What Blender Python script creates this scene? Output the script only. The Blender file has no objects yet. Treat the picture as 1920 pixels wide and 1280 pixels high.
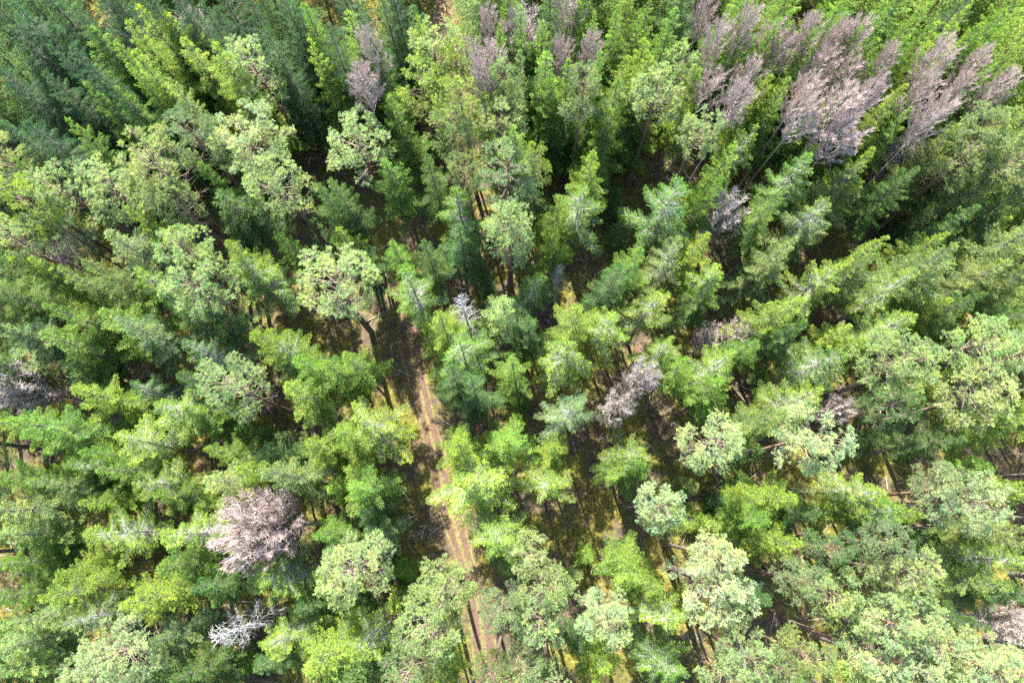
import bpy, math, random
import numpy as np
from mathutils import Matrix, Vector

# ------------------------------------------------------------------ camera, light, exposure
S = bpy.context.scene
COL = S.collection
CAM_H = 60.0
PITCH, ROLL = math.radians(14.0), math.radians(2.2)
cam_d = bpy.data.cameras.new('camera')
cam_d.lens, cam_d.sensor_width = 24.0, 36.0
cam_d.clip_start, cam_d.clip_end = 0.5, 6000.0
cam = bpy.data.objects.new('camera', cam_d)
COL.objects.link(cam)
CM = Matrix.Rotation(PITCH, 4, 'X') @ Matrix.Rotation(-ROLL, 4, 'Z')
cam.matrix_world = Matrix.Translation((0, 0, CAM_H)) @ CM
S.camera = cam
R3 = np.array(CM.to_3x3())

SUN_EL, SUN_AZ = math.radians(48.0), math.radians(-14.0)      # azimuth from +Y, positive towards +X
to_sun = Vector((math.sin(SUN_AZ) * math.cos(SUN_EL), math.cos(SUN_AZ) * math.cos(SUN_EL), math.sin(SUN_EL)))
sun_d = bpy.data.lights.new('sun', 'SUN')
sun_d.energy, sun_d.angle, sun_d.color = 5.0, math.radians(0.5), (1.0, 0.95, 0.86)
sun = bpy.data.objects.new('sun', sun_d)
COL.objects.link(sun)
sun.rotation_euler = (-to_sun).to_track_quat('-Z', 'Y').to_euler()
sun.location = to_sun * 200

W = bpy.data.worlds.new('World')
S.world = W
W.use_nodes = True
wn = W.node_tree
sky = wn.nodes.new('ShaderNodeTexSky')
sky.sky_type, sky.sun_disc = 'NISHITA', False
sky.sun_elevation, sky.sun_rotation = SUN_EL, SUN_AZ
bg = wn.nodes['Background']
bg.inputs['Strength'].default_value = 0.15
wn.links.new(sky.outputs[0], bg.inputs['Color'])
S.view_settings.view_transform, S.view_settings.look = 'Standard', 'None'
S.view_settings.gamma = 1.0
S.view_settings.exposure = 2.6
S.cycles.max_bounces = 5
S.cycles.diffuse_bounces = 3
S.cycles.transmission_bounces = 3
S.cycles.use_denoising = False

rng = np.random.default_rng(11)


# ------------------------------------------------------------------ materials
def new_mat(name):
    m = bpy.data.materials.new(name)
    m.use_nodes = True
    nt = m.node_tree
    for n in list(nt.nodes):
        nt.nodes.remove(n)
    return m, nt


def N(nt, t, **kw):
    n = nt.nodes.new(t)
    for k, v in kw.items():
        if hasattr(n, k) and k not in n.inputs:
            setattr(n, k, v)
        else:
            n.inputs[k].default_value = v
    return n


def ramp(nt, fac, stops):
    r = nt.nodes.new('ShaderNodeValToRGB')
    el = r.color_ramp.elements
    while len(el) < len(stops):
        el.new(0.5)
    for e, (p, c) in zip(el, stops):
        e.position = p
        e.color = (*c, 1)
    nt.links.new(fac, r.inputs[0])
    return r.outputs[0]


def mixc(nt, fac, a, b, mode='MIX'):
    n = nt.nodes.new('ShaderNodeMix')
    n.data_type, n.blend_type = 'RGBA', mode
    for sock, v in ((n.inputs[0], fac), (n.inputs[6], a), (n.inputs[7], b)):
        if isinstance(v, bpy.types.NodeSocket):
            nt.links.new(v, sock)
        elif isinstance(v, (int, float)):
            sock.default_value = v
        else:
            sock.default_value = (*v, 1)
    return n.outputs[2]


def foliage_mat(name, transl, warm):
    m, nt = new_mat(name)
    oi = N(nt, 'ShaderNodeObjectInfo')
    ge = N(nt, 'ShaderNodeNewGeometry')
    k = ramp(nt, ge.outputs['Random Per Island'], [(0, (.62, .68, .66)), (.35, (.9, .92, .9)), (.7, (1.08, 1.06, 1.0)), (1, warm)])
    c = mixc(nt, 1.0, oi.outputs['Color'], k, 'MULTIPLY')
    ta = N(nt, 'ShaderNodeAttribute', attribute_name='tone')
    c = mixc(nt, 1.0, c, ramp(nt, ta.outputs['Fac'], [(0, (.52, .66, .78)), (.5, (1, 1, 1)), (1, (1.38, 1.24, .95))]), 'MULTIPLY')  # low end also paints shade on the left of the surrounding wood
    tx = N(nt, 'ShaderNodeTexCoord')
    nz = N(nt, 'ShaderNodeTexNoise', Scale=1.3, Detail=3.0)
    nt.links.new(tx.outputs['Object'], nz.inputs['Vector'])
    c = mixc(nt, 1.0, c, ramp(nt, nz.outputs[0], [(.32, (.80, .95, 1.1)), (.5, (1, 1, 1)), (.68, (1.10, 1.01, .88))]), 'MULTIPLY')
    b = N(nt, 'ShaderNodeBsdfPrincipled', Roughness=.6)
    b.inputs['Specular IOR Level'].default_value = .2
    t = N(nt, 'ShaderNodeBsdfTranslucent')
    tc = mixc(nt, 1.0, c, (1.25, 1.3, .55), 'MULTIPLY')
    mx = N(nt, 'ShaderNodeMixShader', Fac=transl)
    o = N(nt, 'ShaderNodeOutputMaterial')
    L = nt.links.new
    L(c, b.inputs['Base Color'])
    L(tc, t.inputs['Color'])
    L(b.outputs[0], mx.inputs[1])
    L(t.outputs[0], mx.inputs[2])
    L(mx.outputs[0], o.inputs[0])
    return m


def bark_mat(name, stops, scale=6.0, zgrad=None):
    m, nt = new_mat(name)
    tc = N(nt, 'ShaderNodeTexCoord')
    no = N(nt, 'ShaderNodeTexNoise', Scale=scale, Detail=5.0)
    nt.links.new(tc.outputs['Object'], no.inputs['Vector'])
    c = ramp(nt, no.outputs[0], stops)
    if zgrad:
        sx = N(nt, 'ShaderNodeSeparateXYZ')
        nt.links.new(tc.outputs['Object'], sx.inputs[0])
        mr = N(nt, 'ShaderNodeMapRange')
        mr.inputs[1].default_value, mr.inputs[2].default_value = zgrad[0], zgrad[1]
        nt.links.new(sx.outputs[2], mr.inputs[0])
        c = mixc(nt, mr.outputs[0], c, zgrad[2])
    ge = N(nt, 'ShaderNodeNewGeometry')
    k = ramp(nt, ge.outputs['Random Per Island'], [(0, (.75, .75, .75)), (1, (1.2, 1.2, 1.2))])
    c = mixc(nt, 1.0, c, k, 'MULTIPLY')
    b = N(nt, 'ShaderNodeBsdfPrincipled', Roughness=.85)
    bp = N(nt, 'ShaderNodeBump', Strength=.6, Distance=.05)
    nt.links.new(no.outputs[0], bp.inputs['Height'])
    nt.links.new(bp.outputs[0], b.inputs['Normal'])
    nt.links.new(c, b.inputs['Base Color'])
    o = N(nt, 'ShaderNodeOutputMaterial')
    nt.links.new(b.outputs[0], o.inputs[0])
    return m


M_spruce = foliage_mat('spruce_needles', .42, (1.35, 1.22, .9))
M_pine = foliage_mat('pine_needles', .40, (1.25, 1.18, 1.0))
M_bark_s = bark_mat('spruce_bark', [(.3, (.05, .042, .035)), (.7, (.17, .15, .13))])
M_bark_p = bark_mat('pine_bark', [(.3, (.045, .035, .028)), (.7, (.15, .105, .078))], zgrad=(5, 14, (.22, .115, .065)))
M_twig_g = bark_mat('grey_dead_twigs', [(.3, (.17, .16, .15)), (.7, (.36, .35, .34))])
M_twig_d = bark_mat('brown_twigs', [(.3, (.05, .042, .035)), (.7, (.13, .11, .09))])
M_twig_b = bark_mat('pine_limbs', [(.3, (.09, .065, .048)), (.7, (.22, .165, .125))])
M_bark_l = bark_mat('pale_bark', [(.3, (.22, .19, .165)), (.7, (.42, .375, .33))])
M_twig_l = bark_mat('pinkish_twigs', [(.3, (.30, .225, .20)), (.7, (.52, .405, .365))])
M_twig_n = bark_mat('grey_brown_twigs', [(.3, (.30, .25, .22)), (.7, (.55, .48, .43))])
M_snag = bark_mat('silver_dead_wood', [(.3, (.17, .165, .16)), (.7, (.36, .35, .335))])
M_log = bark_mat('log_bark', [(.3, (.1, .07, .05)), (.7, (.34, .24, .18))])


# ------------------------------------------------------------------ mesh helpers
def mesh_np(name, V, F, mat, smooth=False, attr=None):
    """V (n,3), F list of face index arrays all of one width (m,k)"""
    V = np.asarray(V, np.float32)
    F = np.asarray(F, np.int32)
    me = bpy.data.meshes.new(name)
    me.vertices.add(len(V))
    me.vertices.foreach_set('co', V.ravel())
    me.loops.add(F.size)
    me.loops.foreach_set('vertex_index', F.ravel())
    me.polygons.add(len(F))
    me.polygons.foreach_set('loop_start', np.arange(0, F.size, F.shape[1], dtype=np.int32))
    me.polygons.foreach_set('loop_total', np.full(len(F), F.shape[1], np.int32))
    if smooth:
        me.polygons.foreach_set('use_smooth', np.ones(len(F), bool))
    if attr is not None:
        for k, a in attr.items():
            at = me.attributes.new(k, 'FLOAT', 'POINT')
            at.data.foreach_set('value', np.asarray(a, np.float32))
    me.update(calc_edges=True)
    me.materials.append(mat)
    return me


def unit(a):
    return a / np.maximum(np.linalg.norm(a, axis=-1, keepdims=True), 1e-9)


def tubes(P0, P1, r0, r1, sides=3):
    """straight tapered tubes, vectorised -> V, F"""
    P0, P1 = np.asarray(P0, float), np.asarray(P1, float)
    n = len(P0)
    r0 = np.broadcast_to(np.asarray(r0, float), (n,))
    r1 = np.broadcast_to(np.asarray(r1, float), (n,))
    d = unit(P1 - P0)
    ref = np.where(np.abs(d[:, 2:3]) < .9, np.array([[0, 0, 1.]]), np.array([[1., 0, 0]]))
    a = unit(np.cross(d, ref))
    b = np.cross(d, a)
    ang = np.arange(sides) * 2 * math.pi / sides
    ring = np.cos(ang)[None, :, None] * a[:, None] + np.sin(ang)[None, :, None] * b[:, None]
    V = np.concatenate([P0[:, None] + ring * r0[:, None, None], P1[:, None] + ring * r1[:, None, None]], 1)
    i = np.arange(sides)
    j = (i + 1) % sides
    f = np.stack([i, j, j + sides, i + sides], 1)
    F = f[None] + (np.arange(n) * 2 * sides)[:, None, None]
    return V.reshape(-1, 3), F.reshape(-1, 4)


def pipe(pts, rad, sides=9):
    """one continuous tapered tube along a polyline"""
    pts, rad = np.asarray(pts, float), np.asarray(rad, float)
    d = unit(np.gradient(pts, axis=0))
    ref = np.array([1., .13, 0]) if abs(d[:, 2]).mean() > .5 else np.array([0, 0, 1.])
    a = unit(np.cross(d, ref))
    b = np.cross(d, a)
    ang = np.arange(sides) * 2 * math.pi / sides
    ring = np.cos(ang)[None, :, None] * a[:, None] + np.sin(ang)[None, :, None] * b[:, None]
    V = (pts[:, None] + ring * rad[:, None, None]).reshape(-1, 3)
    F = []
    for k in range(len(pts) - 1):
        for i in range(sides):
            j = (i + 1) % sides
            F.append((k * sides + i, k * sides + j, (k + 1) * sides + j, (k + 1) * sides + i))
    return V, np.array(F)


def cat(parts):
    Vs, Fs, o = [], [], 0
    for V, F in parts:
        Vs.append(V)
        Fs.append(F + o)
        o += len(V)
    return np.concatenate(Vs), np.concatenate(Fs)


def cards(C, D, ln, wd, r, fold=.35):
    """folded leaf-shaped sprays: base C, direction D, length ln, width wd"""
    n = len(C)
    D = unit(D)
    up = unit(np.array([[0, 0, 1.]]) + r.normal(0, .55, (n, 3)))
    s = unit(np.cross(D, up))
    nn = np.cross(s, D)
    ln = np.broadcast_to(ln, (n,))[:, None]
    wd = np.broadcast_to(wd, (n,))[:, None]
    m = C + D * ln * .5 + nn * wd * fold
    V = np.stack([C, m + s * wd * .5, C + D * ln, m - s * wd * .5], 1).reshape(-1, 3)
    F = np.arange(n * 4).reshape(n, 4)
    return V, F


# ------------------------------------------------------------------ tree kinds (real size, base at the origin)
def spruce_variant(seed, h=18.0, R=2.3, z0=.22, nb=120, openc=.0, droop=.25, rough=.25, blunt=.75, dens=1.0):
    r = np.random.default_rng(seed)
    k = np.linspace(0, 1, 9)
    bend = np.stack([np.sin(k * 2.2 + seed) * .12, np.cos(k * 1.7 + seed) * .12, k * 0], 1)
    axis = np.stack([k * 0, k * 0, k * h], 1) + bend * k[:, None]
    trunk = pipe(axis, .19 * (1 - k) ** .8 + .012)

    def ax(z):
        t = np.clip(z / h, 0, 1)
        return np.array([np.interp(t, k, axis[:, 0]), np.interp(t, k, axis[:, 1]), z])
    bp0, bp1, br0, br1 = [], [], [], []
    CC, DD, LL = [], [], []
    az = 0.0
    lobes = r.uniform(0, 6.28, 4)
    wh = 5
    TT = []
    for i in range(nb):
        u = ((i // wh) * wh + wh * .5 + r.uniform(-.22, .22) * wh) / nb
        u = min(max(u, 0), .985) ** 1.08
        z = h * (z0 + (1 - z0) * u)
        if i % wh == 0:
            az = r.uniform(0, 6.28)
        az += 6.283 / wh + r.normal(0, .22)
        tone = min(max(r.normal(.5, .22), 0), 1)
        n_before = len(LL)
        prof = (1 - u) ** blunt * min(1, .55 + u * 3.2)
        irr = min(max(1 + rough * (math.sin(az * 2 + lobes[0]) * .35 + math.sin(az * 3 + z * 1.1 + lobes[1]) * .45) + r.normal(0, rough * .5), .4), 1.5)
        L = max(.22, R * prof * irr)
        if r.random() < .06:
            continue
        el = -.30 + 1.0 * u ** 1.4 + r.normal(0, .08)
        b0 = ax(z)
        hd = np.array([math.cos(az), math.sin(az), 0])
        side = np.array([-hd[1], hd[0], 0])
        ns = 5
        ss = np.linspace(0, 1, ns + 1)
        bend_s = r.normal(0, .08)

        def bpnt(s):
            return b0 + hd * (s * L * math.cos(el)) + side * (bend_s * L * s * s) + np.array([0, 0, L * (math.sin(el) * s - droop * s * s * 1.0 + droop * 1.1 * s ** 3)])
        pts = [bpnt(s) for s in ss]
        for a in range(ns):
            bp0.append(pts[a]); bp1.append(pts[a + 1])
            rr = .010 + .009 * L
            br0.append(rr * (1 - ss[a] * .8)); br1.append(rr * (1 - ss[a + 1] * .8))
        # twigs
        nt = max(3, int(L * 1.0 / .12 * dens))
        s_in = .12 + openc * r.uniform(.5, 1.1)
        for s in np.linspace(.08, 1.0, nt):
            p = bpnt(s)
            for sg in (-1, 1):
                tl = (.14 + .29 * L * (1 - s) ** .8 * (.35 + .65 * min(1, s * 3))) * r.uniform(.6, 1.2)
                tl = min(tl, .85)
                td = unit(hd * r.uniform(.45, .9) + side * sg * r.uniform(.6, 1.0) + np.array([0, 0, r.normal(-.05, .18)]))
                pe = p + td * tl
                if tl > .2:
                    bp0.append(p); bp1.append(pe); br0.append(.010); br1.append(.006)
                if s < s_in and r.random() < .8:
                    # bare inner twigs: extra fine dead twiglets
                    for q in range(2):
                        bp0.append(p + td * tl * r.uniform(.2, .8)); bp1.append(bp0[-1] + r.normal(0, .13, 3)); br0.append(.008); br1.append(.005)
                    continue
                nc = max(4, int(tl / .034))
                for q in range(nc):
                    f = (q + .6) / nc
                    CC.append(p + td * tl * f * .95 + r.normal(0, .02, 3))
                    sg2 = 1 if q % 2 else -1
                    DD.append(td * .9 + np.array([td[1], -td[0], 0]) * (sg2 * r.uniform(.3, .9)) + np.array([0, 0, r.uniform(-.1, .7)]))
                    LL.append(r.uniform(.11, .21))
                for q in range(4):
                    CC.append(pe); DD.append(td + r.normal(0, .45, 3) + np.array([0, 0, .4])); LL.append(r.uniform(.13, .22))
        # branch end
        for q in range(9):
            CC.append(pts[-1] - hd * r.uniform(0, .2)); DD.append(hd + r.normal(0, .5, 3) + np.array([0, 0, .35])); LL.append(r.uniform(.14, .26))
        TT.extend([tone] * (len(LL) - n_before))
    # leader
    top = ax(h)
    for q in range(60):
        zz = r.uniform(-1.3, .15)
        a = r.uniform(0, 6.28)
        CC.append(top + np.array([0, 0, zz])); DD.append(np.array([math.cos(a), math.sin(a), r.uniform(.5, 1.6)])); LL.append(r.uniform(.15, .3)); TT.append(.7)
    LL = np.array(LL)
    fol = cards(np.array(CC), np.array(DD), LL, LL * r.uniform(.16, .245, len(LL)), r)
    brn = tubes(bp0, bp1, br0, br1)
    return {'trunk': mesh_np('spruce_trunk', *trunk, M_bark_s, True), 'branches': mesh_np('spruce_branches', *brn, M_twig_g if openc > .2 else M_twig_d),
            'crown': mesh_np('spruce_crown', *fol, M_spruce, False, {'tone': np.repeat(TT, 4)}), 'raw': (fol[0], trunk), 'h': h, 'R': R}


def pine_variant(seed, h=18.0, R=2.3, ch=6.0, nl=26, sparse=0.0):
    r = np.random.default_rng(seed)
    k = np.linspace(0, 1, 10)
    wob = np.stack([np.sin(k * 3 + seed) * .25, np.cos(k * 2.3 + seed * 2) * .25, k * 0], 1) * k[:, None]
    axis = np.stack([k * 0, k * 0, k * (h - .8)], 1) + wob
    trunk = pipe(axis, .2 * (1 - k) ** .7 + .02)

    def ax(z):
        t = np.clip(z / (h - .8), 0, 1)
        return np.array([np.interp(t, k, axis[:, 0]), np.interp(t, k, axis[:, 1]), z])
    p0, p1, q0, q1 = [], [], [], []
    CC, DD, LL = [], [], []
    zc = h - ch
    TT = []
    for i in range(nl):
        u = (i + .5) / nl
        a = i * 2.4 + r.normal(0, .4)
        zz = zc + ch * (.06 + .9 * u) + r.normal(0, .25)
        t = (zz - zc) / ch
        env = R * (math.sqrt(max(.02, 1 - (max(t, 0) - .34) ** 2 / .45)))
        rad = env * (r.uniform(.62, .92) if i % 4 else r.uniform(.2, .55))
        c = ax(min(zz, h - 1.2)) * np.array([1, 1, 0]) + np.array([math.cos(a) * rad, math.sin(a) * rad, zz])
        if t > .97:
            c[:2] *= .5
        lr = r.uniform(.42, .78) * (1 - .25 * t) * R / 2.3
        # limb from trunk to the lobe
        s = ax(max(zc - 1.0, zz - rad * r.uniform(.5, .9) - .3))
        mid = (s + c) / 2 + np.array([0, 0, -.12 * rad]) + r.normal(0, .1, 3)
        for A, B, ra, rb in ((s, mid, .04, .028), (mid, c, .028, .014)):
            p0.append(A); p1.append(B); q0.append(ra); q1.append(rb)
        nt = int(46 * (lr / .75) ** 2 * (1 - sparse))
        ltone = r.normal(.5, .16)
        for j in range(nt):
            d = unit(r.normal(0, 1, 3) + np.array([math.cos(a) * .45, math.sin(a) * .45, .55]))
            rr = lr * r.uniform(.55, 1.08)
            tp = c + d * rr * np.array([1, 1, .8])
            p0.append(c + d * rr * .15 + r.normal(0, .03, 3)); p1.append(tp); q0.append(.010); q1.append(.006)
            nb = r.integers(15, 20)
            dd = unit(r.normal(0, 1, (nb, 3)) * .75 + d * .5 + np.array([0, 0, .55]))
            TT.append(np.full(nb, min(max(ltone + r.normal(0, .12), 0), 1)))
            CC.append(tp[None] + dd * .02 - d[None] * r.uniform(0, .12, (nb, 1))); DD.append(dd); LL.append(r.uniform(.09, .165, nb))
    # dead stubs below the crown
    for j in range(9):
        z = zc - r.uniform(-.5, 3.2)
        a = r.uniform(0, 6.28)
        A = ax(z)
        d1 = np.array([math.cos(a), math.sin(a), r.uniform(-.2, .3)])
        Lb = r.uniform(.5, 1.7)
        B = A + d1 * Lb
        p0.append(A); p1.append(B); q0.append(.03); q1.append(.012)
        for g in range(4):
            C = A + d1 * Lb * r.uniform(.4, 1)
            p0.append(C); p1.append(C + unit(d1 + r.normal(0, .6, 3)) * .5); q0.append(.012); q1.append(.006)
    CC, DD, LL = np.concatenate(CC), np.concatenate(DD), np.concatenate(LL)
    fol = cards(CC, DD, LL, LL * r.uniform(.16, .25, len(LL)), r, .3)
    return {'trunk': mesh_np('pine_trunk', *trunk, M_bark_p, True), 'branches': mesh_np('pine_branches', *tubes(p0, p1, q0, q1), M_twig_b),
            'crown': mesh_np('pine_crown', *fol, M_pine, False, {'tone': np.repeat(np.concatenate(TT), 4)}), 'raw': (fol[0], trunk), 'h': h, 'R': R}


def bare_variant(seed, h=15.0, R=1.9, z0=.3, up=1.0, n1=42, pink=True, n3=7, domed=False):
    r = np.random.default_rng(seed)
    k = np.linspace(0, 1, 9)
    axis = np.stack([np.sin(k * 3 + seed) * .15 * k, np.cos(k * 2 + seed) * .15 * k, k * h * (.72 if domed else 1)], 1)
    H = axis[-1, 2]
    trunk = pipe(axis, .15 * (1 - k) ** .9 + .012)

    def ax(z):
        t = np.clip(z / H, 0, 1)
        return np.array([np.interp(t, k, axis[:, 0]), np.interp(t, k, axis[:, 1]), z])
    P0, P1, A0, A1 = [], [], [], []
    T0, T1, B0, B1 = [], [], [], []
    for i in range(n1):
        u = (i + r.uniform(0, 1)) / n1
        z = h * (z0 + (1 - z0) * u) if not domed else H * (z0 + (1 - z0) * u)
        a = i * 2.4 + r.normal(0, .4)
        s0 = ax(min(z, H))
        if domed:
            zt = h * (.62 + .38 * math.sqrt(max(0, u))) + r.normal(0, .25)
            rad = R * math.sqrt(max(.02, 1 - ((zt - h * .62) / (h * .40)) ** 2)) * r.uniform(.88, 1.03)
            tip = np.array([math.cos(a) * rad, math.sin(a) * rad, zt])
            L = np.linalg.norm(tip - s0)
        else:
            L = R * 2.2 * (1 - u) ** .55 * min(1, .6 + 2.2 * u) * r.uniform(.7, 1.15) + .3
            tip = s0 + unit(np.array([math.cos(a), math.sin(a), up * r.uniform(.8, 1.25)])) * L
        ctrl = s0 + (tip - s0) * .5 + np.array([0, 0, -.10 * L])
        npt = 5
        pts = [(1 - t) ** 2 * s0 + 2 * t * (1 - t) * ctrl + t * t * tip for t in np.linspace(0, 1, npt + 1)]
        rb = .018 + .016 * L
        for q in range(npt):
            P0.append(pts[q]); P1.append(pts[q + 1]); A0.append(rb * (1 - .8 * q / npt)); A1.append(rb * (1 - .8 * (q + 1) / npt))
        n2 = int(6 + L * (7.0 if domed else 6.0))
        for j in range(n2):
            t = r.uniform(.25, 1)
            b = (1 - t) ** 2 * s0 + 2 * t * (1 - t) * ctrl + t * t * tip
            d0 = unit(tip - s0)
            d = unit(d0 * 1.0 + r.normal(0, .38, 3) + np.array([0, 0, .25 * up]))
            l2 = ((.3 + .22 * L * (1 - t)) if domed else (.42 + .27 * L * (1 - t))) * r.uniform(.6, 1.2)
            e = b + d * l2
            T0.append(b); T1.append(e); B0.append(.015); B1.append(.010)
            for g in range(n3):
                f = r.uniform(.25, 1)
                c = b + d * l2 * f
                dd = unit(d * .9 + r.normal(0, .36, 3) + np.array([0, 0, .2 * up]))
                T0.append(c); T1.append(c + dd * r.uniform(.15, .42)); B0.append(.0095); B1.append(.006)
    mt = M_twig_l if pink else M_twig_n
    return {'trunk': mesh_np('bare_trunk', *trunk, M_bark_l, True), 'branches': mesh_np('bare_branches', *tubes(P0, P1, A0, A1, 4), M_bark_l if pink else M_twig_n),
            'twigs': mesh_np('bare_twigs', *tubes(T0, T1, B0, B1), mt), 'h': h, 'R': R}


def snag_variant(seed, h=12.0, R=1.9, nb=70, lush=1.3):
    r = np.random.default_rng(seed)
    k = np.linspace(0, 1, 8)
    axis = np.stack([np.sin(k * 3 + seed) * .15 * k, k * 0, k * h], 1)
    trunk = pipe(axis, .15 * (1 - k) ** .8 + .015)
    P0, P1, A0, A1 = [], [], [], []
    for i in range(nb):
        u = (i + .5) / nb
        z = h * (.3 + .68 * u)
        a = i * 2.4 + r.normal(0, .3)
        L = R * (1 - u) ** .7 * r.uniform(.6, 1.15) * min(1, .5 + 2 * u) + .25
        s0 = np.array([np.interp(z / h, k, axis[:, 0]), 0, z])
        d = unit(np.array([math.cos(a), math.sin(a), -.15 + .6 * u]))
        pm = s0 + d * L * .55 + np.array([0, 0, -.05 * L])
        e = s0 + d * L + np.array([0, 0, .12 * L])
        for A, B, ra, rb in ((s0, pm, .020, .015), (pm, e, .015, .008)):
            P0.append(A); P1.append(B); A0.append(ra * 1.15); A1.append(rb * 1.1)
        for j in range(int(9 * lush * L + 3)):
            t = r.uniform(.2, 1)
            b = s0 + (e - s0) * t
            dd = unit(d * .6 + r.normal(0, .6, 3))
            P0.append(b); P1.append(b + dd * r.uniform(.12, .42)); A0.append(.0105); A1.append(.006)
    return {'trunk': mesh_np('snag_trunk', *trunk, M_snag, True), 'branches': mesh_np('snag_branches', *tubes(P0, P1, A0, A1), M_snag), 'h': h, 'R': R}


VAR = {
    'T': [spruce_variant(100 + i, h=18, R=3.3, z0=.2, nb=120, openc=.02, droop=.16, rough=.6, blunt=.78) for i in range(5)],
    'S': [spruce_variant(200 + i, h=16, R=2.9, z0=.42, nb=85, openc=.06, droop=.24, rough=.7, blunt=.88) for i in range(6)],
    'O': [spruce_variant(300 + i, h=16, R=2.9, z0=.46, nb=70, openc=.24, droop=.28, rough=.72, blunt=.78) for i in range(5)],
    'Y': [spruce_variant(350 + i, h=6, R=1.25, z0=.06, nb=48, openc=.03, droop=.2, rough=.4, blunt=.8) for i in range(2)],
    'P': [pine_variant(400 + i, ch=5.0 + .5 * (i % 3), nl=46 + 2 * (i % 4), sparse=.12 * (i % 2)) for i in range(6)],
    'B': [bare_variant(500 + i, h=16, R=1.7, up=1.4, n1=26, z0=.66, n3=9) for i in range(4)],
    'R': [bare_variant(600, h=12, R=3.0, z0=.3, n1=70, domed=True, n3=6)],
    'G': [bare_variant(700 + i, h=12, R=2.1, z0=.25, n1=34, domed=True, pink=False, n3=6) for i in range(2)],
    'D': [snag_variant(800), snag_variant(801)],
}
NAME = {'Y': 'young_spruce', 'T': 'spruce_tree', 'S': 'spruce_tree', 'O': 'spruce_tree', 'P': 'pine_tree', 'B': 'bare_tree', 'R': 'bare_tree', 'G': 'bare_tree', 'D': 'dead_tree'}
CATG = {'young_spruce': 'young spruce', 'spruce_tree': 'spruce tree', 'pine_tree': 'pine tree', 'bare_tree': 'bare tree', 'dead_tree': 'dead tree'}
GRP = {'young_spruce': 'young spruces in the gaps', 'spruce_tree': 'spruces of the forest', 'pine_tree': 'pines of the forest', 'bare_tree': 'leafless trees among the conifers', 'dead_tree': 'dead silver trees'}
HGT = {'T': 17, 'S': 15.5, 'O': 15.5, 'P': 17, 'B': 16.5, 'R': 14, 'G': 12, 'D': 12}
ZREF = {'T': 1.0, 'S': .82, 'O': .84, 'P': .84, 'B': .97, 'R': .82, 'G': .8, 'D': .75}
COLR = {'d': (.088, .168, .048), 'b': (.158, .232, .100), 'g': (.138, .246, .044), 'y': (.196, .288, .048),  # blue green: tint of crowns mostly in shade, put into the needle colour
        'p': (.240, .325, .125), 'k': (.048, .108, .048), 'w': (.288, .370, .168), 'o': (.168, .232, .074)}  # k: shade of the top left stand darkened into its needle colour
WIDE = {'T': 1.4, 'S': 1.18, 'O': 1.18, 'P': 1.12, 'B': .82, 'R': 1.1, 'G': 1.1, 'D': 1.15}



# ------------------------------------------------------------------ from a point seen to a place in the forest
def ray(px, py):
    d = R3 @ np.array([(px - 960) / 1280, (640 - py) / 1280, -1.0])
    return d


def at(px, py, z):
    d = ray(px, py)
    t = (CAM_H - z) / -d[2]
    return np.array([0, 0, CAM_H]) + d * t, t        # t = depth along the view axis


def seen(p):
    q = R3.T @ (np.asarray(p) - np.array([0, 0, CAM_H]))
    return 960 + 1280 * q[0] / -q[2], 640 - 1280 * q[1] / -q[2]


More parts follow.
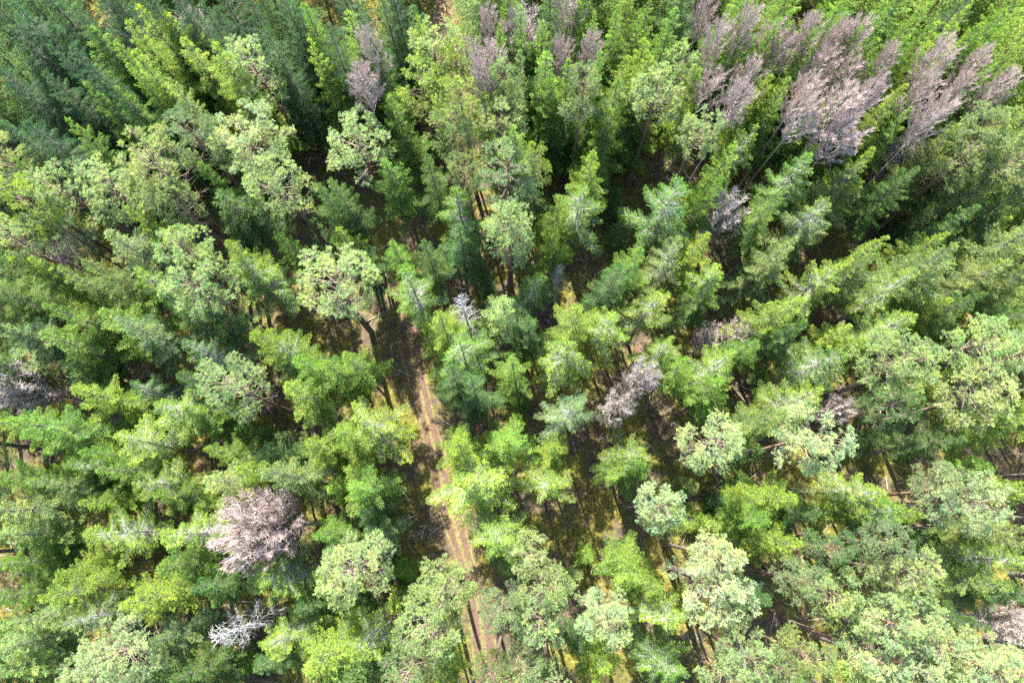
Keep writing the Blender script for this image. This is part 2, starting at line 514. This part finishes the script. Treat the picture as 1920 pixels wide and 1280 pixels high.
Z = 2.9766
ZONES = {
 (0, 0): """60 140 330 T b;100 20 300 T d;390 10 260 T b;500 140 300 T g;690 90 260 T y;770 -20 240 T y;870 60 300 T y;1010 190 300 T y;1190 250 300 T y;720 250 260 T y
 430 455 190 T g;560 450 200 T d;150 630 300 T d;325 665 200 T g;645 510 240 T g;400 260 250 T b;-20 640 300 T d;700 350 180 T g;285 250 150 T b;1180 10 260 T d;1380 10 280 T d;1600 20 280 T d;1720 -10 260 T g
 1745 245 200 T y;1460 380 330 P p;1120 760 290 P b;1400 800 400 P p;1560 1020 330 P p;880 970 420 P o;50 880 260 P p;210 950 220 S g;400 1060 340 P p;620 1070 320 P p;140 1100 260 P y
 1200 1000 170 S g;1290 1150 340 S d;1855 1090 230 S d;880 690 150 G n 9;1080 140 200 G n;820 250 170 G n 13;800 1240 200 S y;1000 1150 260 P o;240 1230 220 O b;560 -60 300 T d;930 -50 280 T d;-60 330 300 T d;1500 200 260 T d;1820 120 240 T d;1050 -10 260 T d;250 380 240 T d;620 230 220 T g;980 420 250 T o""",
 (640, 0): """20 20 240 T y;110 110 240 T d;235 -30 280 T d;380 20 260 T d;120 240 200 B n;70 400 230 B n;205 255 190 T g;430 85 170 T y;500 290 300 P p;645 380 200 P y;450 520 280 P y;690 590 300 P y;590 760 280 P o;320 500 230 T g;885 530 200 P p;975 570 170 P p;880 720 300 P p;910 940 360 P b;1075 930 170 P y
 835 130 170 B n;850 300 230 B n;740 330 190 G n;1030 180 280 G n 15;1260 40 190 B n;1270 260 180 B n;1390 240 140 B n;800 420 190 B n;900 90 170 T g;1010 20 190 T g;1115 70 190 T g;980 260 150 T b;1130 280 330 T g;1300 310 180 T g;1410 340 190 T g;1450 80 200 T y;1560 20 220 T g;1700 200 240 T y;1740 290 260 T y;1860 60 230 T g;1290 10 200 T g;1630 40 220 T g;1760 0 220 T g
 1350 560 250 P b;1520 560 270 S g;1640 470 260 O y;1770 500 300 P p;1850 420 220 P p;1350 950 250 S y;1330 1110 300 O g;1180 1200 220 S y;940 1250 260 P p;290 970 270 S g;520 1000 220 S d;640 1140 260 O g;1800 1110 320 O g;20 1080 230 S d;80 770 330 P p;700 1000 250 P o;1480 720 280 S g;1010 690 260 T g;1570 330 220 T y;800 560 220 S y;1190 420 220 T g""",
 (1280, 0): """120 30 150 B n;370 85 160 B n;190 185 180 B n;500 180 180 B n;690 145 170 B n;590 240 150 B n;980 185 200 B n;850 205 150 B n;930 370 200 B n;800 340 220 B n;700 470 220 B n;660 590 220 B n;1200 310 180 B n;1460 305 200 B n;1640 340 180 B n;1560 495 180 B n;1370 485 210 B n;1810 475 180 B n;920 560 280 B n;880 720 290 B n;380 370 170 B n;150 440 230 B n 15;300 500 220 B n;1230 840 230 G n 9;1080 480 170 B n;1500 620 200 B n;230 1160 270 G n
 300 40 200 T g;450 0 200 T g;640 50 200 T g;730 55 190 T y;830 -10 200 T g;940 40 210 T g;1170 10 230 T g;1390 15 220 T g;1475 85 200 T y;1625 0 210 T y;1700 90 220 T g;1860 30 220 T g;1900 100 230 T y;1820 160 230 T y;1890 240 230 T g;760 180 150 T g;1075 230 230 T g;1750 340 200 T g;1290 80 200 T g;1540 240 200 T y;1010 110 200 T g;1250 180 210 T g;560 70 190 T g
 590 430 210 T y;760 640 190 S y;480 640 200 S g;1180 700 200 S g;350 600 190 S y;400 560 230 S y;330 770 230 O y;1265 475 220 T y;1080 640 250 S o;1110 820 240 T y;900 1000 280 S o;700 700 180 S g;680 890 190 S y;640 960 250 O g;30 540 230 S y;95 730 230 P w;1870 620 260 T o;1700 740 300 P o;1600 870 350 P o;1820 880 350 P o;1650 1050 300 S o;1450 830 220 S o;1180 1030 230 S d;1510 1220 230 S d;1400 960 210 G n 9;480 1130 250 S g;760 1190 280 O o;1850 1080 260 S d;200 960 240 S y;120 1060 200 S g""",
 (0, 430): """-10 330 270 S o;60 380 240 S d;-30 700 260 S d;60 60 260 P p;350 130 160 G n 9;700 90 320 S b;620 240 240 S o;1060 100 280 P p;1120 300 360 P p;1330 130 250 S y;1390 240 300 O g;1600 90 220 S g;850 290 240 O y;70 170 230 T y;300 230 230 S y;430 310 240 S o;650 470 310 S g;760 570 260 S b;-20 520 280 T b;150 580 320 S b;350 620 290 S g;680 740 170 G n 7;1150 660 270 O d;1490 590 300 S y;1580 650 280 O g;1720 740 240 S g;1310 880 340 P p;60 860 330 G n;520 900 300 S y;790 910 210 O d;960 960 300 O y;1680 930 300 S y;1860 760 240 S g;250 1120 340 S g;50 1110 240 S y;740 1180 290 O y;1090 1050 220 S g;1800 1170 300 S y;560 1260 160 S g;1230 1255 180 S y;1500 1250 180 S d;1850 300 420 P p;1000 450 250 S d;450 470 240 S g;1050 820 200 S d;430 770 200 S d;1250 480 220 S d""",
 (640, 430): """370 300 290 O g;640 70 280 S d;930 70 280 P p;1200 90 200 S y;1590 170 240 S g;1050 290 190 O g;1215 260 140 D n 10;900 440 310 S p;690 440 210 D n 16;540 520 280 S y;640 640 330 O g;1320 480 300 S y;1480 520 270 O y;1740 420 280 O y;1270 720 330 O y;970 760 240 S g;760 930 250 S d;620 840 260 S d;1270 1020 270 O b;1690 800 210 G n 16;1540 990 200 G n 13;1830 640 220 O y;1890 770 230 S g;900 1180 330 S g;650 1220 280 S y;1640 1220 260 O y;1170 1230 220 S y;60 60 210 S y;150 150 220 S d;60 770 250 S g;170 1060 330 O y;30 1130 250 S y;1850 140 230 O o;300 110 200 S g;470 130 190 S d;1030 560 200 S d;1500 250 240 S d""",
 (1280, 430): """80 100 240 S y;140 260 260 O y;640 40 240 T o;540 160 210 S o;1110 40 230 T y;980 200 230 S o;1370 80 190 S y;1540 100 280 T o;1400 220 280 O o;1240 300 270 O y;1850 70 320 S o;1700 250 320 S o;1880 290 280 S o;750 270 250 O y;560 430 290 S y;310 560 190 G n 9;150 600 190 G n 7;1400 470 220 S y;1180 550 290 O y;870 610 220 S y;800 700 300 O g;240 770 300 O y;190 900 270 S g;940 640 190 S y;1200 790 390 P p;1660 620 330 P p;1420 860 170 S y 12;1640 930 360 P w;1890 690 270 P w;680 960 270 O y;490 1060 240 S o;190 1190 310 P w;680 1190 390 P w;1750 1100 260 S y;1890 1040 230 S y;870 1010 180 G n 8;1560 430 240 S d;1150 980 280 P d;620 560 230 S d;360 660 200 S g;1450 1180 260 S d;1860 480 250 S d;100 330 230 S d""",
 (0, 850): """420 110 210 S y;570 230 220 S y;520 60 200 O g;700 70 230 S g;870 150 260 O y;1220 150 300 S p;1390 110 250 S y;1560 130 300 S b;1425 410 490 R n 17;600 450 330 O y;110 290 300 S p;150 450 320 S p;90 620 250 S g;1050 470 300 O y;1000 620 320 S g;1560 660 370 O y;1780 430 240 S g;1830 740 230 S y;430 640 220 S y;370 780 330 S y;780 800 330 S y;220 930 280 S p;100 1060 300 S p;680 1120 360 P w;520 1200 300 P w;1320 980 280 D n 14;1550 1040 300 O y;1800 1130 360 S y;1880 170 190 S y 12;900 1100 270 S b;1110 1250 250 S d;330 1240 180 S y 11;280 200 240 S o;60 130 260 S g;960 250 200 S g;20 800 240 S g;300 510 200 S g;1480 1180 200 S d;1700 840 200 S d;1150 760 240 S d;50 1220 260 S p;480 900 240 O o""",
 (640, 850): """90 190 300 S g;50 150 180 S y;60 640 380 P p;190 420 220 S p;740 180 420 O y;1140 150 280 O y;870 440 300 O y;1090 550 240 P w;560 760 320 P p;500 930 380 P p;1140 740 290 P p;1130 930 330 P w;900 890 260 P b;1470 920 330 P w;1620 640 300 S y;1800 860 300 O y;1740 270 270 P w;1840 380 230 P p;1620 60 270 S g;100 1090 300 O y;860 1240 220 P o;1050 1180 250 P b;1480 1210 260 S y;1830 1190 300 O g;420 1150 300 P o;560 1230 230 S y;160 330 220 S d;1180 1250 240 P p;1330 1090 190 S d 12;1700 720 240 S y""",
 (1280, 850): """190 730 430 P w;150 560 280 P w;330 1110 330 P p;540 260 300 S y;560 520 250 S y;1000 190 300 O y;1110 310 300 O g;1230 330 190 S y 14;920 320 190 S y 13;1610 280 340 P w;1410 220 280 P b;1860 210 260 S y;1790 620 300 O y;1250 650 320 P w;830 770 320 P p;660 700 230 P b;1150 490 250 P b;1100 890 300 P w;1340 900 290 P w;1020 1110 380 P w;1400 1090 370 P w;1720 1170 350 P w;1860 960 230 G n 9;690 1150 260 P o;520 1240 220 P o;1640 730 280 S o;60 860 220 S y;430 330 230 S g;720 330 220 S d;1750 430 250 S o;1870 800 260 S d;240 1240 240 P p;1280 1240 320 P w;1880 1230 300 P w;430 830 200 S d;800 560 220 P d;1580 950 230 S d;1880 480 220 S o""",
}
EDGE = []
_e = np.random.default_rng(5)
for px0 in range(-60, 2000, 112):
    if abs(px0 - 838) > 40:
        EDGE.append((px0 + _e.uniform(-22, 22), -45 + _e.uniform(-18, 18), 255, 'T', _e.choice(['k', 'k', 'd']) if px0 < 750 else _e.choice(['g', 'g', 'y', 'd'])))  # top left row mostly gets the shade-darkened needles
TREES = []      # dict: kind, colour, px, py (seen crown), base xyz, h, diameter
for (ox, oy), txt in ZONES.items():
    for ent in txt.replace('\n', ';').split(';'):
        f = ent.split()
        if len(f) < 5:
            continue
        x, y, d = ox + float(f[0]) / Z, oy + float(f[1]) / Z, float(f[2]) / Z
        kind, c = f[3], f[4]
        h = float(f[5]) if len(f) > 5 else HGT[kind] * rng.uniform(.93, 1.07)
        if kind == 'T' and c in 'db' and x < 700:
            c = 'k'  # top left spruces carry their shade in the foliage colour
        if len(f) <= 5 and oy >= 430 and kind in 'SO' and d < 75:
            h *= .85
        p, dep = at(x, y, h * ZREF[kind])
        TREES.append(dict(k=kind, c=c, px=x, py=y, base=np.array([p[0], p[1], 0.0]), h=h, dia=d * WIDE.get(kind, 1) * dep / 1280))

for x, y, d, kind, c in EDGE:
    h = HGT[kind] * rng.uniform(.93, 1.07)
    p, dep = at(x, y, h * ZREF[kind])
    TREES.append(dict(k=kind, c=str(c), px=x, py=y, base=np.array([p[0], p[1], 0.0]), h=h, dia=d / Z * WIDE[kind] * dep / 1280))

CROWNS = np.array([(t['px'], t['py'], t['dia'] * 1280 / (CAM_H - 13) * .5) for t in TREES])
_y = np.random.default_rng(91)
young = 0
for _ in range(4000):
    if young >= 34:
        break
    x, y = _y.uniform(20, 1900), _y.uniform(330, 1260)
    d2 = np.hypot(CROWNS[:, 0] - x, CROWNS[:, 1] - y) - CROWNS[:, 2]
    if d2.min() < 6 or (690 < x < 1250 and 760 < y < 1040):
        continue
    h = _y.uniform(3.5, 7.5)
    p, dep = at(x, y, h * .8)
    if min(np.hypot(at(a, b, 0)[0][0] - p[0], at(a, b, 0)[0][1] - p[1]) for a, b in [(764, 480), (762, 570), (772, 660), (792, 750), (816, 850), (842, 950), (872, 1050), (896, 1130), (908, 1220), (768, 430), (767, 615), (782, 705), (804, 800), (829, 900), (857, 1000)]) < 3.0:
        continue
    TREES.append(dict(k='Y', c=str(_y.choice(['g', 'y', 'o', 'd'])), px=x, py=y, base=np.array([p[0], p[1], 0.0]), h=h, dia=_y.uniform(1.8, 2.8)))
    CROWNS = np.vstack([CROWNS, (x, y, 28)])
    young += 1

# ------------------------------------------------------------------ ground
def vnoise(x, y, seed):
    r = np.random.default_rng(seed)
    tab = r.random((256, 256))
    xi, yi = np.floor(x).astype(int), np.floor(y).astype(int)
    fx, fy = x - xi, y - yi
    fx, fy = fx * fx * (3 - 2 * fx), fy * fy * (3 - 2 * fy)
    g = lambda a, b: tab[a % 256, b % 256]
    return (g(xi, yi) * (1 - fx) + g(xi + 1, yi) * fx) * (1 - fy) + (g(xi, yi + 1) * (1 - fx) + g(xi + 1, yi + 1) * fx) * fy


TRACK_PX = [(838, -60), (832, 20), (815, 120), (792, 260), (772, 380), (764, 480), (762, 570), (772, 660), (792, 750), (816, 850), (842, 950), (872, 1050), (896, 1130), (908, 1220), (914, 1330)]
TRACK = np.array([at(x, y, 0)[0][:2] for x, y in TRACK_PX])
tt = np.linspace(0, len(TRACK) - 1, 400)


def smooth_line(P, t):
    i = np.clip(np.floor(t).astype(int), 0, len(P) - 2)
    f = (t - i)[:, None]
    p0, p1, p2, p3 = P[np.clip(i - 1, 0, None)], P[i], P[i + 1], P[np.clip(i + 2, None, len(P) - 1)]
    return .5 * ((2 * p1) + (-p0 + p2) * f + (2 * p0 - 5 * p1 + 4 * p2 - p3) * f * f + (-p0 + 3 * p1 - 3 * p2 + p3) * f ** 3)


TL = smooth_line(TRACK, tt)


def track_dist(x, y):
    out = np.full(np.shape(x), 1e9)
    for p in TL[::4]:
        out = np.minimum(out, (x - p[0]) ** 2 + (y - p[1]) ** 2)
    return np.sqrt(out)


def ground_z(x, y):
    z = .55 * (vnoise(x * .11 + 7, y * .11 + 3, 1) - .5) + .34 * (vnoise(x * .8, y * .8, 2) - .5) + .24 * (vnoise(x * 2.1, y * 2.1, 3) - .5) + .10 * (vnoise(x * 5.3, y * 5.3, 4) - .5)
    k = np.clip((track_dist(x, y) - 1.7) / 1.2, 0, 1)
    k = k * k * (3 - 2 * k)
    flat = .55 * (vnoise(x * .11 + 7, y * .11 + 3, 1) - .5) - .10
    return np.where(k < 1, flat * (1 - k) + z * k, z)


def axis_coords(a, b, st):
    far = np.array([3, 8, 18, 40, 90, 220, 600, 1500, 3000.])
    return np.concatenate([(a - far)[::-1], np.arange(a, b + 1e-6, st), b + far])


gx, gy = axis_coords(-66, 66, .22), axis_coords(-20, 64, .22)
GX, GY = np.meshgrid(gx, gy)
GZ = ground_z(GX, GY)
GV = np.stack([GX, GY, GZ], -1).reshape(-1, 3)
nx, ny = len(gx), len(gy)
ii = (np.arange(ny - 1)[:, None] * nx + np.arange(nx - 1)[None]).ravel()
GF = np.stack([ii, ii + 1, ii + nx + 1, ii + nx], 1)


def ground_mat():
    m, nt = new_mat('forest_floor')
    tc = N(nt, 'ShaderNodeTexCoord')
    L = nt.links.new

    def noise(scale, detail=6.0, rough=.6):
        n = N(nt, 'ShaderNodeTexNoise', Scale=scale, Detail=detail, Roughness=rough)
        L(tc.outputs['Object'], n.inputs['Vector'])
        return n.outputs[0]
    litter = ramp(nt, noise(3.0), [(.3, (.045, .034, .026)), (.52, (.07, .053, .037)), (.7, (.115, .088, .058))])
    moss = ramp(nt, noise(4.5), [(.3, (.035, .038, .010)), (.55, (.11, .10, .022)), (.75, (.24, .19, .05))])
    rust = ramp(nt, noise(7.0), [(.3, (.06, .03, .018)), (.7, (.2, .11, .065))])
    f1 = ramp(nt, noise(.22, 8.0, .65), [(.43, (0, 0, 0)), (.55, (1, 1, 1))])
    f2 = ramp(nt, noise(.5, 6.0), [(.6, (0, 0, 0)), (.68, (1, 1, 1))])
    c = mixc(nt, f1, litter, moss)
    c = mixc(nt, f2, c, rust)
    b = N(nt, 'ShaderNodeBsdfPrincipled', Roughness=.95)
    b.inputs['Specular IOR Level'].default_value = .1
    bp = N(nt, 'ShaderNodeBump', Strength=.8, Distance=.12)
    L(noise(9.0, 6.0), bp.inputs['Height'])
    L(bp.outputs[0], b.inputs['Normal'])
    L(c, b.inputs['Base Color'])
    o = N(nt, 'ShaderNodeOutputMaterial')
    L(b.outputs[0], o.inputs[0])
    return m


def track_mat():
    m, nt = new_mat('track_surface')
    tc = N(nt, 'ShaderNodeTexCoord')
    L = nt.links.new
    at_ = N(nt, 'ShaderNodeAttribute', attribute_name='across')

    def noise(scale, detail=6.0):
        n = N(nt, 'ShaderNodeTexNoise', Scale=scale, Detail=detail)
        L(tc.outputs['Object'], n.inputs['Vector'])
        return n.outputs[0]
    dirt = ramp(nt, noise(6.0), [(.25, (.045, .026, .018)), (.5, (.072, .039, .026)), (.75, (.13, .074, .050))])
    grass = ramp(nt, noise(5.0), [(.3, (.04, .042, .012)), (.55, (.11, .10, .025)), (.75, (.22, .18, .055))])
    wob = N(nt, 'ShaderNodeMath', operation='MULTIPLY_ADD')
    L(noise(1.3, 4.0), wob.inputs[0])
    wob.inputs[1].default_value = .5
    sub = N(nt, 'ShaderNodeMath', operation='SUBTRACT')
    L(at_.outputs['Fac'], sub.inputs[0])
    sub.inputs[1].default_value = .25
    L(sub.outputs[0], wob.inputs[2])
    f = ramp(nt, wob.outputs[0], [(.12, (.75, .75, .75)), (.26, (0, 0, 0)), (.74, (0, 0, 0)), (.92, (1, 1, 1))])
    c = mixc(nt, f, dirt, grass)
    b = N(nt, 'ShaderNodeBsdfPrincipled', Roughness=.95)
    bp = N(nt, 'ShaderNodeBump', Strength=.7, Distance=.06)
    L(noise(12.0), bp.inputs['Height'])
    L(bp.outputs[0], b.inputs['Normal'])
    L(c, b.inputs['Base Color'])
    o = N(nt, 'ShaderNodeOutputMaterial')
    L(b.outputs[0], o.inputs[0])
    return m


def link(name, me, **props):
    o = bpy.data.objects.new(name, me)
    COL.objects.link(o)
    for k, v in props.items():
        o[k] = v
    return o


link('ground', mesh_np('ground', GV, GF, ground_mat(), True), kind='structure')
tan = unit(np.gradient(TL, axis=0))
nrm = np.stack([-tan[:, 1], tan[:, 0]], 1)
us = np.linspace(-1, 1, 19)
wid = .88 + .16 * np.sin(tt * 2.1)
TX = TL[:, None] + nrm[:, None] * (us[None, :, None] * wid[:, None, None])
tz = ground_z(TX[..., 0], TX[..., 1]) + .05 + .03 * (vnoise(TX[..., 0] * 3, TX[..., 1] * 3, 9) - .5) - .05 * np.exp(-((np.abs(us)[None] - .55) / .22) ** 2) - .05 * (np.abs(us)[None] > .97)
TV = np.concatenate([TX, tz[..., None]], -1).reshape(-1, 3)
i2 = (np.arange(len(TL) - 1)[:, None] * 19 + np.arange(18)[None]).ravel()
link('path', mesh_np('path', TV, np.stack([i2, i2 + 19, i2 + 20, i2 + 1], 1), track_mat(), True, {'across': np.tile(np.abs(us), len(TL))}), kind='structure')

# ------------------------------------------------------------------ undergrowth (uncountable): moss cushions, heather, brash
def simple_mat(name, lo, hi, transl=.15):
    m, nt = new_mat(name)
    ge = N(nt, 'ShaderNodeNewGeometry')
    c = ramp(nt, ge.outputs['Random Per Island'], [(0, lo), (1, hi)])
    b = N(nt, 'ShaderNodeBsdfPrincipled', Roughness=.9)
    nt.links.new(c, b.inputs['Base Color'])
    o = N(nt, 'ShaderNodeOutputMaterial')
    nt.links.new(b.outputs[0], o.inputs[0])
    return m


def scatter(n, seed, clump, thr):
    r = np.random.default_rng(seed)
    x, y = r.uniform(-60, 60, n), r.uniform(-19, 62, n)
    keep = (vnoise(x * clump + 5, y * clump, seed) > thr) & (track_dist(x, y) > r.uniform(.75, 1.5, n))
    return x[keep], y[keep], r


x, y, r = scatter(26000, 21, .25, .5)
C = np.repeat(np.stack([x, y, ground_z(x, y) - .02], 1), 5, 0)
D = r.normal(0, .6, C.shape) + np.array([0, 0, 1.0])
V, F = cards(C + r.normal(0, .06, C.shape) * [1, 1, 0], D, r.uniform(.12, .34, len(C)), r.uniform(.04, .09, len(C)), r)
link('heather_undergrowth', mesh_np('heather', V, F, simple_mat('heather_sprigs', (.032, .024, .016), (.10, .075, .048))), kind='stuff', label='brown heather and dead bracken covering the forest floor', category='undergrowth')
x, y, r = scatter(26000, 22, .3, .5)
C = np.repeat(np.stack([x, y, ground_z(x, y) - .02], 1), 5, 0)
D = r.normal(0, .7, C.shape) + np.array([0, 0, .8])
V, F = cards(C + r.normal(0, .07, C.shape) * [1, 1, 0], D, r.uniform(.1, .28, len(C)), r.uniform(.05, .1, len(C)), r)
link('moss_undergrowth', mesh_np('moss', V, F, simple_mat('moss_sprigs', (.05, .06, .015), (.22, .19, .05))), kind='stuff', label='yellow green moss and grass tufts between the trunks', category='moss')
x, y, r = scatter(5200, 23, .2, .45)
P = np.stack([x, y, ground_z(x, y) + r.uniform(.03, .14, len(x))], 1)
a = r.uniform(0, 6.28, len(x))
ln = r.uniform(.4, 2.2, len(x))
P1 = P + np.stack([np.cos(a) * ln, np.sin(a) * ln, r.normal(0, .1, len(x))], 1)
link('fallen_brash', mesh_np('brash', *tubes(P, P1, r.uniform(.012, .035, len(x)), .008, 4), M_twig_n), kind='stuff', label='grey fallen twigs and brash strewn over the forest floor', category='dead twigs')

# ------------------------------------------------------------------ plant the trees
def plant(t, name):
    V_ = VAR[t['k']]
    i = int(rng.integers(len(V_)))
    v = V_[i]
    e = bpy.data.objects.new(name, None)
    e.empty_display_size = .5
    COL.objects.link(e)
    b = t['base']
    zb = float(ground_z(np.array([b[0]]), np.array([b[1]]))[0]) - .08
    e.location = (b[0], b[1], zb)
    sx = t['dia'] / (2 * v['R'])
    sx = min(max(sx, .55), 1.75)
    e.scale = (sx * rng.uniform(.95, 1.05), sx * rng.uniform(.95, 1.05), t['h'] / v['h'])
    e.rotation_euler = (rng.normal(0, .018), rng.normal(0, .018), rng.uniform(0, 6.28))
    col = np.array(COLR.get(t['c'], (.2, .2, .2))) * rng.uniform(.88, 1.12) * np.array([rng.uniform(.92, 1.08), 1, rng.uniform(.85, 1.15)])
    for part in ('trunk', 'branches', 'twigs', 'crown'):
        if part in v:
            c = bpy.data.objects.new(part, v[part])
            COL.objects.link(c)
            c.parent = e
            c.color = (*col, 1)
    return e


LM = [  # fixed things one can find in the picture, for the labels
 ((471, 988), 'the round pink bare tree'), ((442, 1180), 'the silver snag'), ((870, 577), 'the white snag beside the track'),
 ((1207, 698), 'the round grey bare tree'), ((40, 720), 'the leaning grey bare tree'), ((685, 140), 'the twin bare trees'),
 ((1345, 400), 'the bare bush'), ((1385, 620), 'the small pink bare tree'), ((612, 540), 'the huge pale pine by the track'),
 ((1335, 838), 'the round pale pine'), ((890, 900), 'the big star spruce'), ((1345, 1090), 'the biggest whitish pine'),
 ((0, 0), 'the top left corner'), ((1920, 0), 'the top right corner'), ((0, 1280), 'the bottom left corner'), ((1920, 1280), 'the bottom right corner'),
 ((960, 0), 'the middle of the top edge'), ((960, 1280), 'the middle of the bottom edge'), ((480, 0), 'the left half of the top edge'),
 ((1440, 0), 'the right half of the top edge'), ((1440, 1280), 'the right half of the bottom edge'), ((520, 1280), 'the left half of the bottom edge'),
 ((0, 400), 'the upper left edge'), ((0, 960), 'the lower left edge'), ((1920, 420), 'the upper right edge'), ((1920, 900), 'the lower right edge'),
 ((1550, 190), 'the pink bare grove'), ((770, 470), 'the sunlit upper stretch of track'), ((790, 740), 'the middle stretch of track'),
 ((860, 1010), 'the lower stretch of track'), ((1535, 680), 'the silver topped leaning spruce'), ((1060, 250), 'the dark cross shaped spruce'),
 ((300, 330), 'the grey pine group'), ((380, 520), 'the tall pale pine'),
]
FIXED = {(471, 988): 'broad domed bare tree with dense pinkish twigs, rounder than every other leafless tree', (442, 1180): 'silver white dead spruce lying like a fishbone near the bottom edge',
 (870, 577): 'white dead spruce with bare spiky branches beside the middle of the track', (1207, 698): 'round grey leafless tree with twigs spreading like a wheel over bare brown ground',
 (40, 720): 'wide grey leafless tree leaning out over the left edge', (612, 540): 'huge pale pine with broad grey green crown and dark trunk reaching the track',
 (1335, 838): 'round very pale pine with a ball shaped crown above a reddish trunk', (890, 900): 'big yellow green spruce with silver heart beside the lower track', (1345, 1090): 'biggest whitish pine with a lumpy pale crown near the bottom',
 (1535, 680): 'spruce with silver bare top and long grey trunk leaning outward'}
ADJ = {'k': 'shaded blue green', 'd': 'dark green', 'b': 'blue green', 'g': 'fresh green', 'y': 'yellow green', 'p': 'pale green', 'w': 'whitish green', 'o': 'dull olive', 'n': ''}
FORM = {'Y': 'small young spruce', 'T': 'pointed spruce', 'S': 'bushy spruce', 'O': 'silver hearted spruce', 'P': 'round pine', 'B': 'slender pinkish bare tree', 'R': 'domed bare tree', 'G': 'grey brown bare tree', 'D': 'dead silver spruce'}


def label_trees(ts):
    used = {}
    fixed_for = {}
    for pos, txt in FIXED.items():
        best = min(ts, key=lambda t: (t['px'] - pos[0]) ** 2 + (t['py'] - pos[1]) ** 2)
        fixed_for[id(best)] = txt
    out = []
    for t in ts:
        if id(t) in fixed_for:
            t['label'] = fixed_for[id(t)]
            continue
        ds = sorted(LM, key=lambda l: (l[0][0] - t['px']) ** 2 + (l[0][1] - t['py']) ** 2)
        p, nm = ds[0]
        dx, dy = t['px'] - p[0], t['py'] - p[1]
        if 'edge' in nm or 'corner' in nm:
            ang = None
        a = math.degrees(math.atan2(-dy, dx)) % 360
        dr = ['right of', 'up right of', 'above', 'up left of', 'left of', 'down left of', 'below', 'down right of'][int(((a + 22.5) % 360) // 45)]
        kind = (ADJ[t['c']] + ' ' + FORM[t['k']]).strip()
        t['dist'] = math.hypot(dx, dy)
        used.setdefault((kind, dr, nm), []).append(t)
    ORD = ['', 'second ', 'third ', 'fourth ', 'fifth ', 'sixth ', 'seventh ', 'eighth ']
    for (kind, dr, nm), grp in used.items():
        grp.sort(key=lambda t: t['dist'])
        for i, t in enumerate(grp):
            t['label'] = f'{kind}, {dr} {nm}' if len(grp) == 1 else f'{kind}, {ORD[i] or "first "}one {dr} {nm}'


label_trees(TREES)
for t in TREES:
    nm = NAME[t['k']]
    e = plant(t, nm)
    e['label'], e['category'], e['group'] = t['label'], CATG[nm], GRP[nm]
# the wood goes on beyond the frame: one mass, only its edge is in view
def wood_beyond():
    r = np.random.default_rng(77)
    have = np.array([t['base'][:2] for t in TREES])
    VV, FF, TT, MI, off, n = [], [], [], [], 0, 0
    for gx_ in np.arange(-84, 84, 4.3):
        for gy_ in np.arange(-28, 94, 4.3):
            x, y = gx_ + r.uniform(-1.3, 1.3), gy_ + r.uniform(-1.3, 1.3)
            bx, by = seen((x, y, 0))
            tx, ty = seen((x, y, 15.5))
            if -25 < tx < 1945 and -25 < ty < 1300:
                continue
            if ((have - (x, y)) ** 2).sum(1).min() < 2.7 ** 2 or track_dist(np.array([x]), np.array([y]))[0] < 2.1:
                continue
            if abs(x + 5.6) < 1.6 and y > 40:
                continue
            if tx < 700 and ty < 300 and r.random() < .45:
                continue
            near = -260 < tx < 2180 and -330 < ty < 1400
            if not near and r.random() < .3:
                continue
            k = 'P' if (tx > 1500 and ty > 850 or tx < 100 and 300 < ty < 700) and r.random() < .6 else 'T' if ty < 350 else 'S'
            v = VAR[k][int(r.integers(len(VAR[k])))]
            fv, (tv, tf) = v['raw']
            q = fv.reshape(-1, 4, 3)
            step = 3 if near else 16
            q = q[int(r.integers(step))::step]
            c = q.mean(1, keepdims=True)
            q = c + (q - c) * (1.45 if near else 2.8)
            a = r.uniform(0, 6.28)
            sc = r.uniform(.9, 1.2)
            M = np.array([[math.cos(a) * sc, -math.sin(a) * sc, 0], [math.sin(a) * sc, math.cos(a) * sc, 0], [0, 0, r.uniform(.9, 1.08)]])
            z = float(ground_z(np.array([x]), np.array([y]))[0]) - .08
            V1, V2 = q.reshape(-1, 3) @ M.T + (x, y, z), tv @ M.T + (x, y, z)
            VV += [V1, V2]
            FF += [np.arange(len(V1)).reshape(-1, 4) + off, tf + off + len(V1)]
            off += len(V1) + len(V2)
            TT.append(np.full(len(V1) + len(V2), np.clip((tx - 600) / 1300, 0, .7) + r.uniform(0, .2)))  # darker and bluer leftwards: shade painted into the tone, plus random variation
            MI += [np.zeros(len(V1) // 4, np.int32), np.ones(len(tf), np.int32)]
            n += 1
    me = mesh_np('wood', np.concatenate(VV), np.concatenate(FF), M_spruce, False, {'tone': np.concatenate(TT)})
    me.materials.append(M_bark_s)
    me.polygons.foreach_set('material_index', np.concatenate(MI))
    o = link('surrounding_forest', me, kind='stuff', label='dense conifer wood carrying on past the edges of the picture', category='forest')
    o.color = (.135, .205, .055, 1)
    print('WOOD', n, len(me.polygons))


wood_beyond()
from collections import Counter
print(Counter(NAME[t['k']] for t in TREES))
print('TREES', len(TREES), len({t['label'] for t in TREES}))
